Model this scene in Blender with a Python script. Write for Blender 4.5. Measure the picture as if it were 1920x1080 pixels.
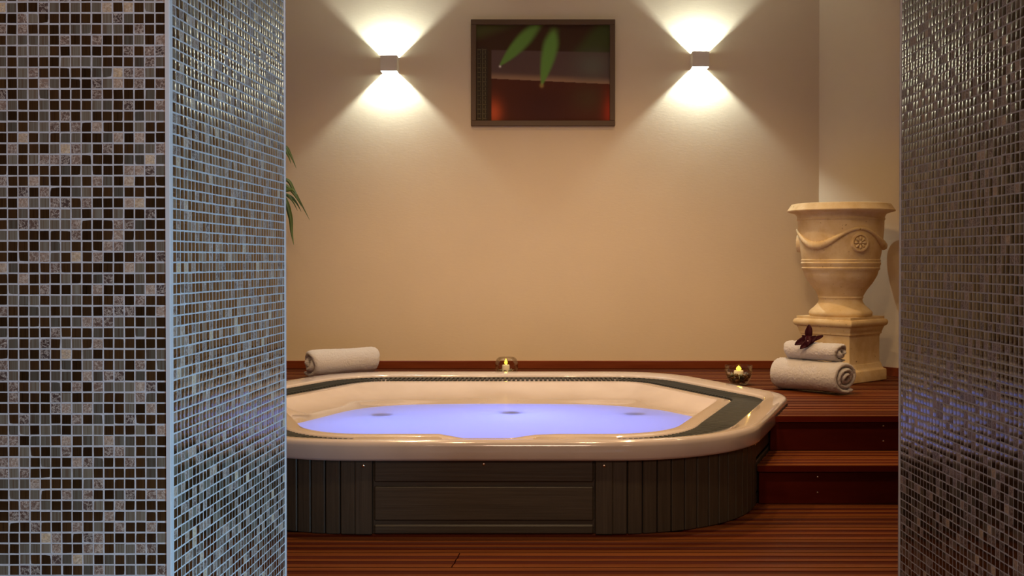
import bpy, bmesh, math, random
import numpy as np
from mathutils import Vector, Matrix, noise

random.seed(7)
S = bpy.context.scene
COL = S.collection
for o in list(bpy.data.objects):
    bpy.data.objects.remove(o)

# ------------------------------------------------------------------ camera
F = 2030.0                                   # focal length in pixels of a 1920 wide frame
cam_d = bpy.data.cameras.new('camera')
cam_d.sensor_width = 36.0
cam_d.lens = 36.0 * F / 1920.0
cam_d.shift_x = -40.0 / 1920.0
cam_d.shift_y = -33.0 / 1920.0
cam_d.clip_start = 0.05
cam = bpy.data.objects.new('camera', cam_d)
cam.location = (0, 0, 1.0)
cam.rotation_euler = (math.radians(90 - 0.565), 0, 0)
COL.objects.link(cam)
S.camera = cam

# ------------------------------------------------------------------ world, lights, exposure
S.view_settings.view_transform = 'Standard'
S.view_settings.look = 'None'
S.view_settings.gamma = 1.0
S.view_settings.use_curve_mapping = False
S.view_settings.exposure = 0.0

w = bpy.data.worlds.new('world')
S.world = w
w.use_nodes = True
w.node_tree.nodes['Background'].inputs[0].default_value = (1.0, 0.8, 0.62, 1)
w.node_tree.nodes['Background'].inputs[1].default_value = 0.02


def lamp(name, kind, loc, energy, color, target=None, **kw):
    d = bpy.data.lights.new(name, kind)
    d.energy = energy
    d.color = color
    for k, v in kw.items():
        setattr(d, k, v)
    o = bpy.data.objects.new(name, d)
    o.location = loc
    if target is not None:
        o.rotation_euler = (Vector(target) - Vector(loc)).to_track_quat('-Z', 'Y').to_euler()
    COL.objects.link(o)
    return o


WARM = (1.0, 0.66, 0.34)
# recessed ceiling downlights of the spa room
for i, (x, y, e) in enumerate([(-0.75, 4.3, 100), (0.75, 4.3, 100), (-0.7, 5.5, 66), (0.75, 5.5, 72), (1.9, 4.3, 24)]):
    lamp('ceiling_spot', 'SPOT', (x, y, 2.97), e, WARM, (x, y + 0.05, 0),
         spot_size=math.radians(115), spot_blend=0.9, shadow_soft_size=0.05)
for x in (-0.45, 0.35):  # added unseen spots that brighten the towels, urn and tub front
    lamp('front_fill_spot', 'SPOT', (x, 2.95, 2.95), 78, (1.0, 0.70, 0.40), (x * 0.6, 5.6, 0.45), spot_size=math.radians(75), spot_blend=0.8, shadow_soft_size=0.06)
# unseen corridor lights: warm area lamp above the camera, cool one low at right
lamp('corridor_ceiling_light', 'AREA', (0.05, -0.9, 2.3), 34, (1.0, 0.69, 0.50), (0.0, 4.6, 0.6), shape='RECTANGLE', size=0.9, size_y=0.6)
lamp('corridor_cool_light', 'AREA', (1.75, 0.50, 0.22), 27, (0.34, 0.69, 1.0), (-0.55, 1.95, 0.45), shape='RECTANGLE', size=0.7, size_y=0.4, spread=math.radians(95))

# ------------------------------------------------------------------ helpers


def srgb(r, g, b):
    def f(c):
        c /= 255.0
        return c / 12.92 if c <= 0.04045 else ((c + 0.055) / 1.055) ** 2.4
    return (f(r), f(g), f(b))


def tag(o, label=None, cat=None, group=None, kind=None):
    if label:
        o['label'] = label
    if cat:
        o['category'] = cat
    if group:
        o['group'] = group
    if kind:
        o['kind'] = kind
    return o


def link(name, me, mats=(), parent=None, smooth=False):
    o = bpy.data.objects.new(name, me)
    COL.objects.link(o)
    if not isinstance(mats, (list, tuple)):
        mats = [mats]
    if len(me.materials) == 0:
        for m in mats:
            me.materials.append(m)
    if smooth:
        me.polygons.foreach_set('use_smooth', [True] * len(me.polygons))
    if parent is not None:
        o.parent = parent
    return o


def empty(name, loc=(0, 0, 0), rz=0.0):
    o = bpy.data.objects.new(name, None)
    o.location = loc
    o.rotation_euler = (0, 0, rz)
    o.empty_display_size = 0.05
    COL.objects.link(o)
    return o


class MB:
    def __init__(self):
        self.v = []
        self.f = []
        self.m = []

    def add(self, vs, fs, mi=0):
        b = len(self.v)
        self.v += [tuple(p) for p in vs]
        self.f += [tuple(b + i for i in f) for f in fs]
        self.m += [mi] * len(fs)
        return self

    def box(self, x0, x1, y0, y1, z0, z1, mi=0, ch=0.0):
        if ch <= 0:
            vs = [(x, y, z) for z in (z0, z1) for y in (y0, y1) for x in (x0, x1)]
            fs = [(0, 2, 3, 1), (4, 5, 7, 6), (0, 1, 5, 4), (1, 3, 7, 5), (3, 2, 6, 7), (2, 0, 4, 6)]
            return self.add(vs, fs, mi)
        bm = bmesh.new()
        r = bmesh.ops.create_cube(bm, size=1)
        for v in r['verts']:
            v.co.x = x0 if v.co.x < 0 else x1
            v.co.y = y0 if v.co.y < 0 else y1
            v.co.z = z0 if v.co.z < 0 else z1
        bmesh.ops.bevel(bm, geom=bm.edges[:], offset=ch, segments=1, affect='EDGES', profile=0.5)
        bm.verts.index_update()
        self.add([v.co.copy() for v in bm.verts], [[v.index for v in f.verts] for f in bm.faces], mi)
        bm.free()
        return self

    def loft(self, rings, closed=True, cap0=False, cap1=False, mi=0):
        n = len(rings[0])
        vs = [p for r in rings for p in r]
        fs = []
        for i in range(len(rings) - 1):
            for j in range(n if closed else n - 1):
                k = (j + 1) % n
                fs.append((i * n + j, i * n + k, (i + 1) * n + k, (i + 1) * n + j))
        if cap0:
            fs.append(tuple(range(n - 1, -1, -1)))
        if cap1:
            fs.append(tuple((len(rings) - 1) * n + j for j in range(n)))
        return self.add(vs, fs, mi)

    def lathe(self, prof, seg=32, c=(0, 0, 0), mi=0, cap0=False, cap1=False):
        rings = [[(c[0] + r * math.cos(2 * math.pi * k / seg), c[1] + r * math.sin(2 * math.pi * k / seg), c[2] + z)
                  for k in range(seg)] for r, z in prof]
        return self.loft(rings, True, cap0, cap1, mi)

    def tube(self, pts, rad, seg=8, mi=0, cap=True):
        pts = [Vector(p) for p in pts]
        if not isinstance(rad, (list, tuple)):
            rad = [rad] * len(pts)
        rings = []
        up = Vector((0.13, 0.21, 0.97))
        for i, p in enumerate(pts):
            t = (pts[min(i + 1, len(pts) - 1)] - pts[max(i - 1, 0)]).normalized()
            a = t.cross(up)
            if a.length < 1e-4:
                a = t.cross(Vector((1, 0, 0)))
            a.normalize()
            b = t.cross(a)
            rings.append([p + rad[i] * (math.cos(2 * math.pi * k / seg) * a + math.sin(2 * math.pi * k / seg) * b) for k in range(seg)])
        return self.loft(rings, True, cap, cap, mi)

    def mesh(self, name):
        me = bpy.data.meshes.new(name)
        me.from_pydata([tuple(p) for p in self.v], [], self.f)
        me.polygons.foreach_set('material_index', self.m)
        me.update()
        bm = bmesh.new()
        bm.from_mesh(me)
        bmesh.ops.recalc_face_normals(bm, faces=bm.faces[:])
        bm.to_mesh(me)
        bm.free()
        return me

    def build(self, name, mats, parent=None, smooth=False, auto=None):
        me = self.mesh(name)
        o = link(name, me, mats, parent, smooth or auto is not None)
        if auto is not None:
            me.set_sharp_from_angle(angle=math.radians(auto))
        return o


# ------------------------------------------------------------------ materials
class Mat:
    def __init__(self, name, base=(0.5, 0.5, 0.5), rough=0.5, **kw):
        self.m = bpy.data.materials.new(name)
        self.m.use_nodes = True
        self.nt = self.m.node_tree
        self.b = self.nt.nodes['Principled BSDF']
        self.b.inputs['Base Color'].default_value = (*base, 1)
        self.b.inputs['Roughness'].default_value = rough
        for k, v in kw.items():
            self.b.inputs[k.replace('_', ' ')].default_value = v

    def n(self, t, **kw):
        nd = self.nt.nodes.new(t)
        for k, v in kw.items():
            setattr(nd, k, v)
        return nd

    def l(self, a, b):
        self.nt.links.new(a, b)

    def pos(self, scale=(1, 1, 1), obj=False):
        mp = self.n('ShaderNodeMapping')
        mp.inputs['Scale'].default_value = scale
        if obj:
            self.l(self.n('ShaderNodeTexCoord').outputs['Object'], mp.inputs['Vector'])
        else:
            self.l(self.n('ShaderNodeNewGeometry').outputs['Position'], mp.inputs['Vector'])
        return mp.outputs['Vector']

    def noise(self, vec, scale, detail=3, rough=0.5):
        t = self.n('ShaderNodeTexNoise')
        t.inputs['Scale'].default_value = scale
        t.inputs['Detail'].default_value = detail
        t.inputs['Roughness'].default_value = rough
        self.l(vec, t.inputs['Vector'])
        return t.outputs['Fac']

    def ramp(self, fac, stops, interp='LINEAR'):
        r = self.n('ShaderNodeValToRGB')
        r.color_ramp.interpolation = interp
        e = r.color_ramp.elements
        while len(e) < len(stops):
            e.new(0.5)
        for el, (p, c) in zip(e, stops):
            el.position = p
            el.color = (*c, 1)
        self.l(fac, r.inputs['Fac'])
        return r.outputs['Color']

    def bump(self, fac, strength, dist=0.002):
        b = self.n('ShaderNodeBump')
        b.inputs['Strength'].default_value = strength
        b.inputs['Distance'].default_value = dist
        self.l(fac, b.inputs['Height'])
        self.l(b.outputs['Normal'], self.b.inputs['Normal'])

    def color(self, out):
        self.l(out, self.b.inputs['Base Color'])
        return self


def mat_plaster(name, base):
    m = Mat(name, base, 0.75)
    p = m.pos()
    f = m.noise(p, 1.3, 4)
    m.color(m.ramp(f, [(0.3, tuple(c * 0.95 for c in base)), (0.7, tuple(min(1, c * 1.04) for c in base))]))
    m.bump(m.noise(m.pos((1, 1, 3)), 40, 4), 0.12, 0.003)
    return m.m


M = {}
M['wall'] = mat_plaster('wall_plaster', (0.70, 0.56, 0.365))
M['ceil'] = mat_plaster('ceiling_paint', (0.72, 0.66, 0.56))
M['corr'] = mat_plaster('corridor_paint', (0.35, 0.30, 0.29))


def mat_wood(name, dark, light, rough=0.4, scale=(2.2, 60, 60)):
    m = Mat(name, light, rough, Specular_IOR_Level=0.08)
    v = m.n('ShaderNodeVectorMath', operation='ADD')
    m.l(m.pos(scale), v.inputs[0])
    oi = m.n('ShaderNodeObjectInfo')
    mu = m.n('ShaderNodeMath', operation='MULTIPLY')
    mu.inputs[1].default_value = 50
    m.l(oi.outputs['Random'], mu.inputs[0])
    m.l(mu.outputs[0], v.inputs[1])
    f = m.noise(v.outputs[0], 1.0, 5, 0.6)
    c = m.ramp(f, [(0.28, dark), (0.72, light)])
    hs = m.n('ShaderNodeHueSaturation')
    mr = m.n('ShaderNodeMapRange')
    mr.inputs['To Min'].default_value = 0.72
    mr.inputs['To Max'].default_value = 1.2
    m.l(oi.outputs['Random'], mr.inputs['Value'])
    m.l(mr.outputs[0], hs.inputs['Value'])
    m.l(c, hs.inputs['Color'])
    m.color(hs.outputs['Color'])
    m.bump(f, 0.3, 0.002)
    return m.m


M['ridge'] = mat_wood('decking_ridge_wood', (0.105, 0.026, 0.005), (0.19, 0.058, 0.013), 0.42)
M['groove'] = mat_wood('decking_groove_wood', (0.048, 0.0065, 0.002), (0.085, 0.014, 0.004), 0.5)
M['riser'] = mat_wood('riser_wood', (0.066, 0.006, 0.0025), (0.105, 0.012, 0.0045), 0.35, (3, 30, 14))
M['skirting'] = mat_wood('skirting_wood', (0.15, 0.030, 0.008), (0.21, 0.048, 0.014), 0.4, (3, 30, 40))

m = Mat('cabinet_board', (0.05, 0.042, 0.030), 0.5)
f = m.noise(m.pos((3, 3, 130)), 1.0, 4, 0.65)
m.color(m.ramp(f, [(0.3, (0.048, 0.036, 0.022)), (0.7, (0.080, 0.062, 0.040))]))
m.bump(f, 0.35, 0.002)
M['cabh'] = m.m
m = Mat('cabinet_slat', (0.05, 0.042, 0.030), 0.5)
f = m.noise(m.pos((110, 110, 3)), 1.0, 4, 0.65)
m.color(m.ramp(f, [(0.3, (0.048, 0.036, 0.022)), (0.7, (0.080, 0.062, 0.040))]))
m.bump(f, 0.35, 0.002)
M['cabv'] = m.m
M['cabback'] = Mat('cabinet_backing', (0.008, 0.006, 0.005), 0.8).m

m = Mat('acrylic_shell', (0.80, 0.70, 0.55), 0.14, Coat_Weight=1.0, Coat_Roughness=0.04)
f = m.noise(m.pos(), 6, 4)
m.color(m.ramp(f, [(0.3, (0.58, 0.485, 0.43)), (0.7, (0.64, 0.54, 0.485))]))
M['acrylic'] = m.m
M['grate'] = Mat('grate_plastic', (0.028, 0.029, 0.024), 0.5, Specular_IOR_Level=0.25).m
M['black'] = Mat('dark_void', (0.006, 0.005, 0.005), 0.6).m
M['steel'] = Mat('polished_steel', (0.80, 0.74, 0.64), 0.18, Metallic=1.0).m

# grout and the three kinds of mosaic chip
m = Mat('grout', (0.6, 0.55, 0.56), 0.8)
f = m.noise(m.pos(), 180, 3)
m.color(m.ramp(f, [(0.3, (0.385, 0.35, 0.355)), (0.7, (0.45, 0.41, 0.415))]))
m.bump(f, 0.3, 0.001)
M['grout'] = m.m
M['trim'] = Mat('edge_trim_metal', (0.56, 0.54, 0.55), 0.45, Metallic=0.3).m


def rnd_node(m):
    at = m.n('ShaderNodeAttribute', attribute_name='rnd')
    oi = m.n('ShaderNodeObjectInfo')
    a = m.n('ShaderNodeMath', operation='ADD')
    m.l(at.outputs['Fac'], a.inputs[0])
    m.l(oi.outputs['Random'], a.inputs[1])
    fr = m.n('ShaderNodeMath', operation='FRACT')
    m.l(a.outputs[0], fr.inputs[0])
    return fr.outputs[0]


def mat_glass_tile(name, cols, rough):
    m = Mat(name, cols[0], rough, Specular_IOR_Level=0.15, Coat_Weight=0.42, Coat_Roughness=0.05, Coat_IOR=1.45)
    # brushed vertical stripes fused into the back of the chip
    r = rnd_node(m)
    cmb = m.n('ShaderNodeVectorMath', operation='ADD')
    m.l(m.pos((430, 430, 0.1)), cmb.inputs[0])
    sc = m.n('ShaderNodeMath', operation='MULTIPLY')
    sc.inputs[1].default_value = 37
    m.l(r, sc.inputs[0])
    m.l(sc.outputs[0], cmb.inputs[1])
    f = m.noise(cmb.outputs[0], 1.0, 2)
    c = m.ramp(f, [(0.25, cols[0]), (0.5, cols[1]), (0.75, cols[2])])
    hs = m.n('ShaderNodeHueSaturation')
    mr = m.n('ShaderNodeMapRange')
    mr.inputs['To Min'].default_value = 0.55
    mr.inputs['To Max'].default_value = 1.35
    m.l(r, mr.inputs['Value'])
    m.l(mr.outputs[0], hs.inputs['Value'])
    m.l(c, hs.inputs['Color'])
    m.color(hs.outputs['Color'])
    return m.m


M['tdark'] = mat_glass_tile('mosaic_dark_glass', [(0.022, 0.009, 0.003), (0.042, 0.018, 0.006), (0.026, 0.012, 0.007)], 0.12)
M['ttaupe'] = mat_glass_tile('mosaic_taupe_glass', [(0.085, 0.048, 0.028), (0.118, 0.088, 0.062), (0.145, 0.118, 0.092)], 0.12)
m = Mat('mosaic_marble', (0.3, 0.2, 0.15), 0.38, Specular_IOR_Level=0.25)
r = rnd_node(m)
base = m.ramp(r, [(0.0, (0.055, 0.032, 0.028)), (0.35, (0.12, 0.068, 0.050)), (0.68, (0.19, 0.115, 0.085)), (0.9, (0.32, 0.21, 0.15)), (1.0, (0.50, 0.34, 0.20))])
f1 = m.noise(m.pos(), 140, 6, 0.7)
d = m.n('ShaderNodeMath', operation='SUBTRACT')
d.inputs[1].default_value = 0.5
m.l(f1, d.inputs[0])
ab = m.n('ShaderNodeMath', operation='ABSOLUTE')
m.l(d.outputs[0], ab.inputs[0])
vein = m.ramp(ab.outputs[0], [(0.0, (1, 1, 1)), (0.035, (0, 0, 0))])
mx = m.n('ShaderNodeMix', data_type='RGBA')
mx.inputs[7].default_value = (0.50, 0.40, 0.33, 1)
m.l(vein, mx.inputs[0])
m.l(base, mx.inputs[6])
f2 = m.noise(m.pos((1, 1, 1)), 260, 4, 0.7)
mx2 = m.n('ShaderNodeMix', data_type='RGBA', blend_type='MULTIPLY')
mx2.inputs[0].default_value = 0.8
m.l(mx.outputs[2], mx2.inputs[6])
m.l(m.ramp(f2, [(0.3, (0.35, 0.32, 0.3)), (0.6, (1.1, 1.1, 1.1))]), mx2.inputs[7])
m.color(mx2.outputs[2])
M['tmarble'] = m.m
TILE_MATS = [M['tdark'], M['ttaupe'], M['tmarble']]

m = Mat('terracotta_stone', (0.66, 0.47, 0.22), 0.8)
f = m.noise(m.pos(), 9, 6, 0.6)
c = m.ramp(f, [(0.25, (0.56, 0.37, 0.15)), (0.5, (0.70, 0.52, 0.27)), (0.75, (0.78, 0.63, 0.39))])
f3 = m.noise(m.pos(), 55, 2)
mx = m.n('ShaderNodeMix', data_type='RGBA', blend_type='MULTIPLY')
mx.inputs[0].default_value = 1
m.l(c, mx.inputs[6])
m.l(m.ramp(f3, [(0.24, (0.45, 0.38, 0.3)), (0.30, (1, 1, 1))]), mx.inputs[7])
m.color(mx.outputs[2])
m.bump(m.noise(m.pos(), 90, 4), 0.35, 0.003)
M['stone'] = m.m

m = Mat('white_terry', (0.90, 0.82, 0.76), 0.95, Sheen_Weight=0.4)
m.bump(m.noise(m.pos(), 330, 3, 0.7), 1.0, 0.010)
M['terry'] = m.m
M['petal'] = Mat('burgundy_petal', (0.038, 0.0025, 0.008), 0.6, Specular_IOR_Level=0.2).m
M['petalc'] = Mat('pale_flower_centre', (0.8, 0.6, 0.6), 0.5).m
M['frame'] = Mat('picture_frame_wood', (0.095, 0.050, 0.021), 0.45, Specular_IOR_Level=0.3).m
M['lampm'] = Mat('sconce_metal', (0.70, 0.62, 0.48), 0.5).m
M['lampin'] = Mat('sconce_inner_reflector', (0.86, 0.86, 0.80), 0.5).m
M['wax'] = Mat('candle_wax', (0.9, 0.82, 0.62), 0.5, Subsurface_Weight=0.3).m
M['wax'].node_tree.nodes['Principled BSDF'].inputs['Subsurface Radius'].default_value = (0.02, 0.012, 0.006)
m = Mat('flame', (1, 0.7, 0.1), 0.5)
m.b.inputs['Emission Color'].default_value = (1.0, 0.62, 0.04, 1)
m.b.inputs['Emission Strength'].default_value = 3.0
M['flame'] = m.m
m = Mat('river_pebble', (0.1, 0.08, 0.05), 0.35)
oi = m.n('ShaderNodeObjectInfo')
m.color(m.ramp(oi.outputs['Random'], [(0.0, (0.02, 0.014, 0.012)), (0.35, (0.09, 0.05, 0.025)), (0.6, (0.10, 0.09, 0.03)), (0.8, (0.22, 0.11, 0.04)), (1.0, (0.04, 0.03, 0.03))]))
M['pebble'] = m.m
m = Mat('palm_leaf', (0.05, 0.10, 0.025), 0.4)
m.color(m.ramp(m.noise(m.pos(), 7, 2), [(0.3, (0.045, 0.075, 0.018)), (0.7, (0.10, 0.17, 0.05))]))
M['leaf'] = m.m
M['pot'] = mat_plaster('pot_ceramic', (0.10, 0.06, 0.04))
M['soil'] = mat_plaster('potting_soil', (0.03, 0.02, 0.014))

# clear thin glass
m = Mat('clear_glass', (1, 1, 1), 0.02)
nt = m.nt
gl = m.n('ShaderNodeBsdfGlossy')
gl.inputs['Roughness'].default_value = 0.02
tr = m.n('ShaderNodeBsdfTransparent')
tr.inputs['Color'].default_value = (0.955, 0.945, 0.91, 1)
lw = m.n('ShaderNodeFresnel')
lw.inputs['IOR'].default_value = 1.4
mxs = m.n('ShaderNodeMixShader')
fm = m.n('ShaderNodeMath', operation='MULTIPLY')
fm.inputs[1].default_value = 0.4
m.l(lw.outputs[0], fm.inputs[0])
m.l(fm.outputs[0], mxs.inputs[0])
m.l(tr.outputs[0], mxs.inputs[1])
m.l(gl.outputs[0], mxs.inputs[2])
m.l(mxs.outputs[0], nt.nodes['Material Output'].inputs['Surface'])
M['glass'] = m.m

# milky aerated water: light from the submerged lamps comes through it, the surface still mirrors
m = Mat('aerated_water', (0.7, 0.75, 0.95), 0.1)
nt = m.nt
tl = m.n('ShaderNodeBsdfTranslucent')
tl.inputs['Color'].default_value = (0.80, 0.84, 1.0, 1)
df = m.n('ShaderNodeBsdfDiffuse')
df.inputs['Color'].default_value = (0.42, 0.50, 0.75, 1)
gl = m.n('ShaderNodeBsdfGlossy')
gl.inputs['Roughness'].default_value = 0.22
fn = m.n('ShaderNodeFresnel')
fn.inputs['IOR'].default_value = 1.33
half = m.n('ShaderNodeMath', operation='MULTIPLY')
half.inputs[1].default_value = 0.2
m.l(fn.outputs[0], half.inputs[0])
ms1 = m.n('ShaderNodeMixShader')
ms1.inputs[0].default_value = 0.14
m.l(tl.outputs[0], ms1.inputs[1])
m.l(df.outputs[0], ms1.inputs[2])
ms2 = m.n('ShaderNodeMixShader')
m.l(half.outputs[0], ms2.inputs[0])
m.l(ms1.outputs[0], ms2.inputs[1])
m.l(gl.outputs[0], ms2.inputs[2])
bp = m.n('ShaderNodeBump')
bp.inputs['Strength'].default_value = 0.3
bp.inputs['Distance'].default_value = 0.02
m.l(m.noise(m.pos(), 7, 2), bp.inputs['Height'])
m.l(bp.outputs[0], gl.inputs['Normal'])
m.l(ms2.outputs[0], nt.nodes['Material Output'].inputs['Surface'])
M['water'] = m.m

m = Mat('print_paper', (0.1, 0.1, 0.1), 0.6, Specular_IOR_Level=0.08)
at = m.n('ShaderNodeAttribute', attribute_name='ink_and_reflection')
m.color(at.outputs['Color'])
M['print'] = m.m

# ------------------------------------------------------------------ room shell
YW = 6.76            # back wall
YF, YN = 2.38, 1.72  # far and near face of the mosaic wall
ZC = 3.0
XC = 1.782           # corner of the back wall and the slanting wall
WD = Vector((0.776, -1.0, 0)).normalized()


def prism(poly, z0, z1):
    b = MB()
    n = len(poly)
    b.add([(x, y, z0) for x, y in poly] + [(x, y, z1) for x, y in poly],
          [tuple(range(n - 1, -1, -1)), tuple(range(n, 2 * n))] + [(i, (i + 1) % n, n + (i + 1) % n, n + i) for i in range(n)])
    return b


def struct(name, b, mats, parent=None, label=None):
    o = b.build(name, mats, parent)
    return tag(o, label, kind='structure')


struct('wall_back', prism([(-2.8, YW), (XC, YW), (XC + 0.15, YW + 0.12), (-2.8, YW + 0.12)], -0.6, ZC), M['wall'],
       label='beige plaster wall behind the hot tub')
P1 = Vector((XC, YW, 0))
P2 = P1 + WD * 2.15
struct('wall_right', prism([(P1.x, P1.y), (P2.x, P2.y), (P2.x, YF), (P2.x + 0.12, YF), (P2.x + 0.12, P2.y + 0.1), (P1.x + 0.15, P1.y + 0.12)], -0.6, ZC), M['wall'],
       label='beige slanting side wall behind the stone urn')
struct('wall_left', prism([(-2.8, YF), (-2.7, YF), (-2.7, YW), (-2.8, YW)], -0.6, ZC), M['wall'], label='beige side wall hidden behind the left mosaic wall')
struct('ceiling', prism([(-2.8, YF), (P2.x + .12, YF), (P2.x + .12, YW + .12), (-2.8, YW + .12)], ZC, ZC + 0.1), M['ceil'], label='plain ceiling over the spa room')
# corridor behind the camera
struct('wall_corridor', prism([(-2.8, -2.2), (2.8, -2.2), (2.8, -2.1), (-2.8, -2.1)], -0.6, 2.7), M['corr'], label='corridor wall behind the viewer')
struct('wall_corridor_left', prism([(-2.8, -2.1), (-2.7, -2.1), (-2.7, YN), (-2.8, YN)], -0.6, 2.7), M['corr'], label='corridor side wall on the left')
struct('wall_corridor_right', prism([(2.7, -2.1), (2.8, -2.1), (2.8, YN), (2.7, YN)], -0.6, 2.7), M['corr'], label='corridor side wall on the right')
struct('ceiling_corridor', prism([(-2.8, -2.2), (2.8, -2.2), (2.8, YN), (-2.8, YN)], 2.7, 2.8), M['corr'], label='corridor ceiling above the viewer')

# skirting boards
b = MB()
b.box(-2.7, XC - 0.012, YW - 0.018, YW, 0.318, 0.369, ch=0.003)
struct('baseboard_back', b, M['skirting'], label='red brown wooden skirting along the back wall')
nrm = Vector((-WD.y, WD.x, 0))
if nrm.x > 0:
    nrm = -nrm
q1 = P1 + nrm * 0.018 + WD * 0.006
q2 = P2 + nrm * 0.018
struct('baseboard_right', prism([(P1.x, P1.y), (P2.x, P2.y), (q2.x, q2.y), (q1.x, q1.y)], 0.318, 0.369), M['skirting'],
       label='red brown wooden skirting along the slanting wall')

# ------------------------------------------------------------------ hot tub outline
TX, TY = -0.18, 5.105
HEX = [(0.935, -1.212, 0.67), (1.432, 0.15, 0.40), (0.95, 1.23, 0.50),
       (-0.95, 1.23, 0.50), (-1.432, 0.15, 0.40), (-0.935, -1.212, 0.67)]


SK = 0.033                      # the cabinet stands this far behind the rim


def outline(off, na=14, ns=10):
    """ring of points (tub coordinates) of the rounded six-sided outline, moved inwards by off"""
    n = len(HEX)
    lines = []
    for i in range(n):
        a = Vector(HEX[i][:2])
        c = Vector(HEX[(i + 1) % n][:2])
        d = (c - a).normalized()
        nn = Vector((-d.y, d.x))         # inwards (counter-clockwise polygon)
        lines.append((a + nn * off, d))
    pts = []
    arcs = []
    for i in range(n):
        (p0, d0), (p1, d1) = lines[i - 1], lines[i]
        den = d0.x * d1.y - d0.y * d1.x
        t = ((p1.x - p0.x) * d1.y - (p1.y - p0.y) * d1.x) / den
        v = p0 + d0 * t
        r = max(HEX[i][2] - off, 0.05)
        ang = math.acos(max(-1, min(1, d0.dot(d1))))
        tl = r * math.tan(ang / 2)
        s = v - d0 * tl
        ctr = s + Vector((-d0.y, d0.x)) * r
        a0 = math.atan2(s.y - ctr.y, s.x - ctr.x)
        arcs.append([ctr + r * Vector((math.cos(a0 + ang * k / na), math.sin(a0 + ang * k / na))) for k in range(na + 1)])
    for i in range(n):
        pts += arcs[i]
        a, c = arcs[i][-1], arcs[(i + 1) % n][0]
        pts += [a.lerp(c, k / ns) for k in range(1, ns)]
    return pts


OUT0 = outline(0.0)


def tub_x(y, off=0.0, side=1):
    """x of the tub outline at world depth y on the given side, None when the tub does not reach there"""
    ring = outline(off)
    yy = y - TY
    best = None
    for i in range(len(ring)):
        a, c = ring[i], ring[(i + 1) % len(ring)]
        if (a.y - yy) * (c.y - yy) <= 0 and a.y != c.y:
            x = a.x + (c.x - a.x) * (yy - a.y) / (c.y - a.y)
            if best is None or x * side > best * side:
                best = x
    return None if best is None else best + TX


# ------------------------------------------------------------------ timber decking
PITCH = 0.1755


def board(name, parent, y0, y1, zt, xa, xb, th=0.024, gap=0.0035):
    """one grooved decking board along x; xa, xb: (x at y0, x at y1) of its two ends"""
    wdt = y1 - y0 - 2 * gap
    a = y0 + gap
    g = 0.003
    fr = [0, 0.004, 0.195, 0.215, 0.405, 0.425, 0.575, 0.595, 0.785, 0.805, 0.996, 1.0]
    zz = [-g, 0, 0, -g, -g, 0, 0, -g, -g, 0, 0, -g]
    mi = [0, 0, 1, 1, 1, 0, 1, 1, 1, 0, 0]
    prof = [(a + wdt * f, zt + z) for f, z in zip(fr, zz)]
    prof += [(a + wdt, zt - th), (a, zt - th)]
    n = len(prof)
    bb = MB()
    r0, r1 = [], []
    for y, z in prof:
        t = (y - y0) / (y1 - y0)
        r0.append((xa[0] + (xa[1] - xa[0]) * t, y, z))
        r1.append((xb[0] + (xb[1] - xb[0]) * t, y, z))
    for j in range(n):
        k = (j + 1) % n
        bb.add([r0[j], r0[k], r1[k], r1[j]], [(0, 1, 2, 3)], mi[j] if j < len(mi) else 1)
    bb.add(r0, [tuple(range(n))], 1)
    bb.add(r1, [tuple(range(n - 1, -1, -1))], 1)
    return bb.build(name, [M['ridge'], M['groove']], parent)


XR = P2.x
# lower floor: a slab with the grooved boards as its pieces
slab = MB().box(-2.8, XR + 0.1, -2.2, YW, -0.66, -0.60)
floor = struct('floor', slab, M['black'], label='grooved red brown timber floor in front of the hot tub')
y = 3.509 - PITCH * 7
rows = []
while y < 4.42:
    rows.append(y)
    y += PITCH
for i, y0 in enumerate(rows):
    y1 = y0 + PITCH
    if y1 > 4.45:
        y1 = 4.45
    xl = -2.7 if y0 > YF else -0.54
    xr = XR if y0 > YF else 0.80
    t0, t1 = tub_x(y0, SK + 0.02), tub_x(y1, SK + 0.02)
    if t1 is None:
        if abs(y0 - 3.509) < 0.01:
            board('floor_board', floor, y0, y1, 0.0, (xl, xl), (-0.268, -0.252))
            board('floor_board', floor, y0, y1, 0.0, (-0.264, -0.248), (xr, xr))
        elif i % 3 == 1:
            board('floor_board', floor, y0, y1, 0.0, (xl, xl), (0.914, 0.914))
            board('floor_board', floor, y0, y1, 0.0, (0.917, 0.917), (xr, xr))
        else:
            board('floor_board', floor, y0, y1, 0.0, (xl, xl), (xr, xr))
    elif t0 is None:
        # the board the tub front stands on: it runs on under the plinth
        board('floor_board', floor, y0, y1, 0.0, (xl, xl), (xr, xr))
    else:
        s0, s1 = tub_x(y0, SK + 0.02, -1), tub_x(y1, SK + 0.02, -1)
        board('floor_board', floor, y0, y1, 0.0, (t0, t1), (xr, xr))
        board('floor_board', floor, y0, y1, 0.0, (xl, xl), (s0, s1))
# corridor floor under the camera
struct('floor_corridor', MB().box(-2.7, 2.7, -2.1, rows[0], -0.05, -0.004), M['corr'], floor)

ZS, ZD = 0.163, 0.318


def screws(parent, pts, r=0.0045):
    for p in pts:
        bb = MB()
        bb.lathe([(0.0001, -0.0025), (r * 0.7, -0.0022), (r, -0.0008), (r, 0.001)], 10)
        o = bb.build('screw', M['steel'], parent, True)
        o.location = p
        o.rotation_euler = (math.radians(-90), 0, 0)


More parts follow.
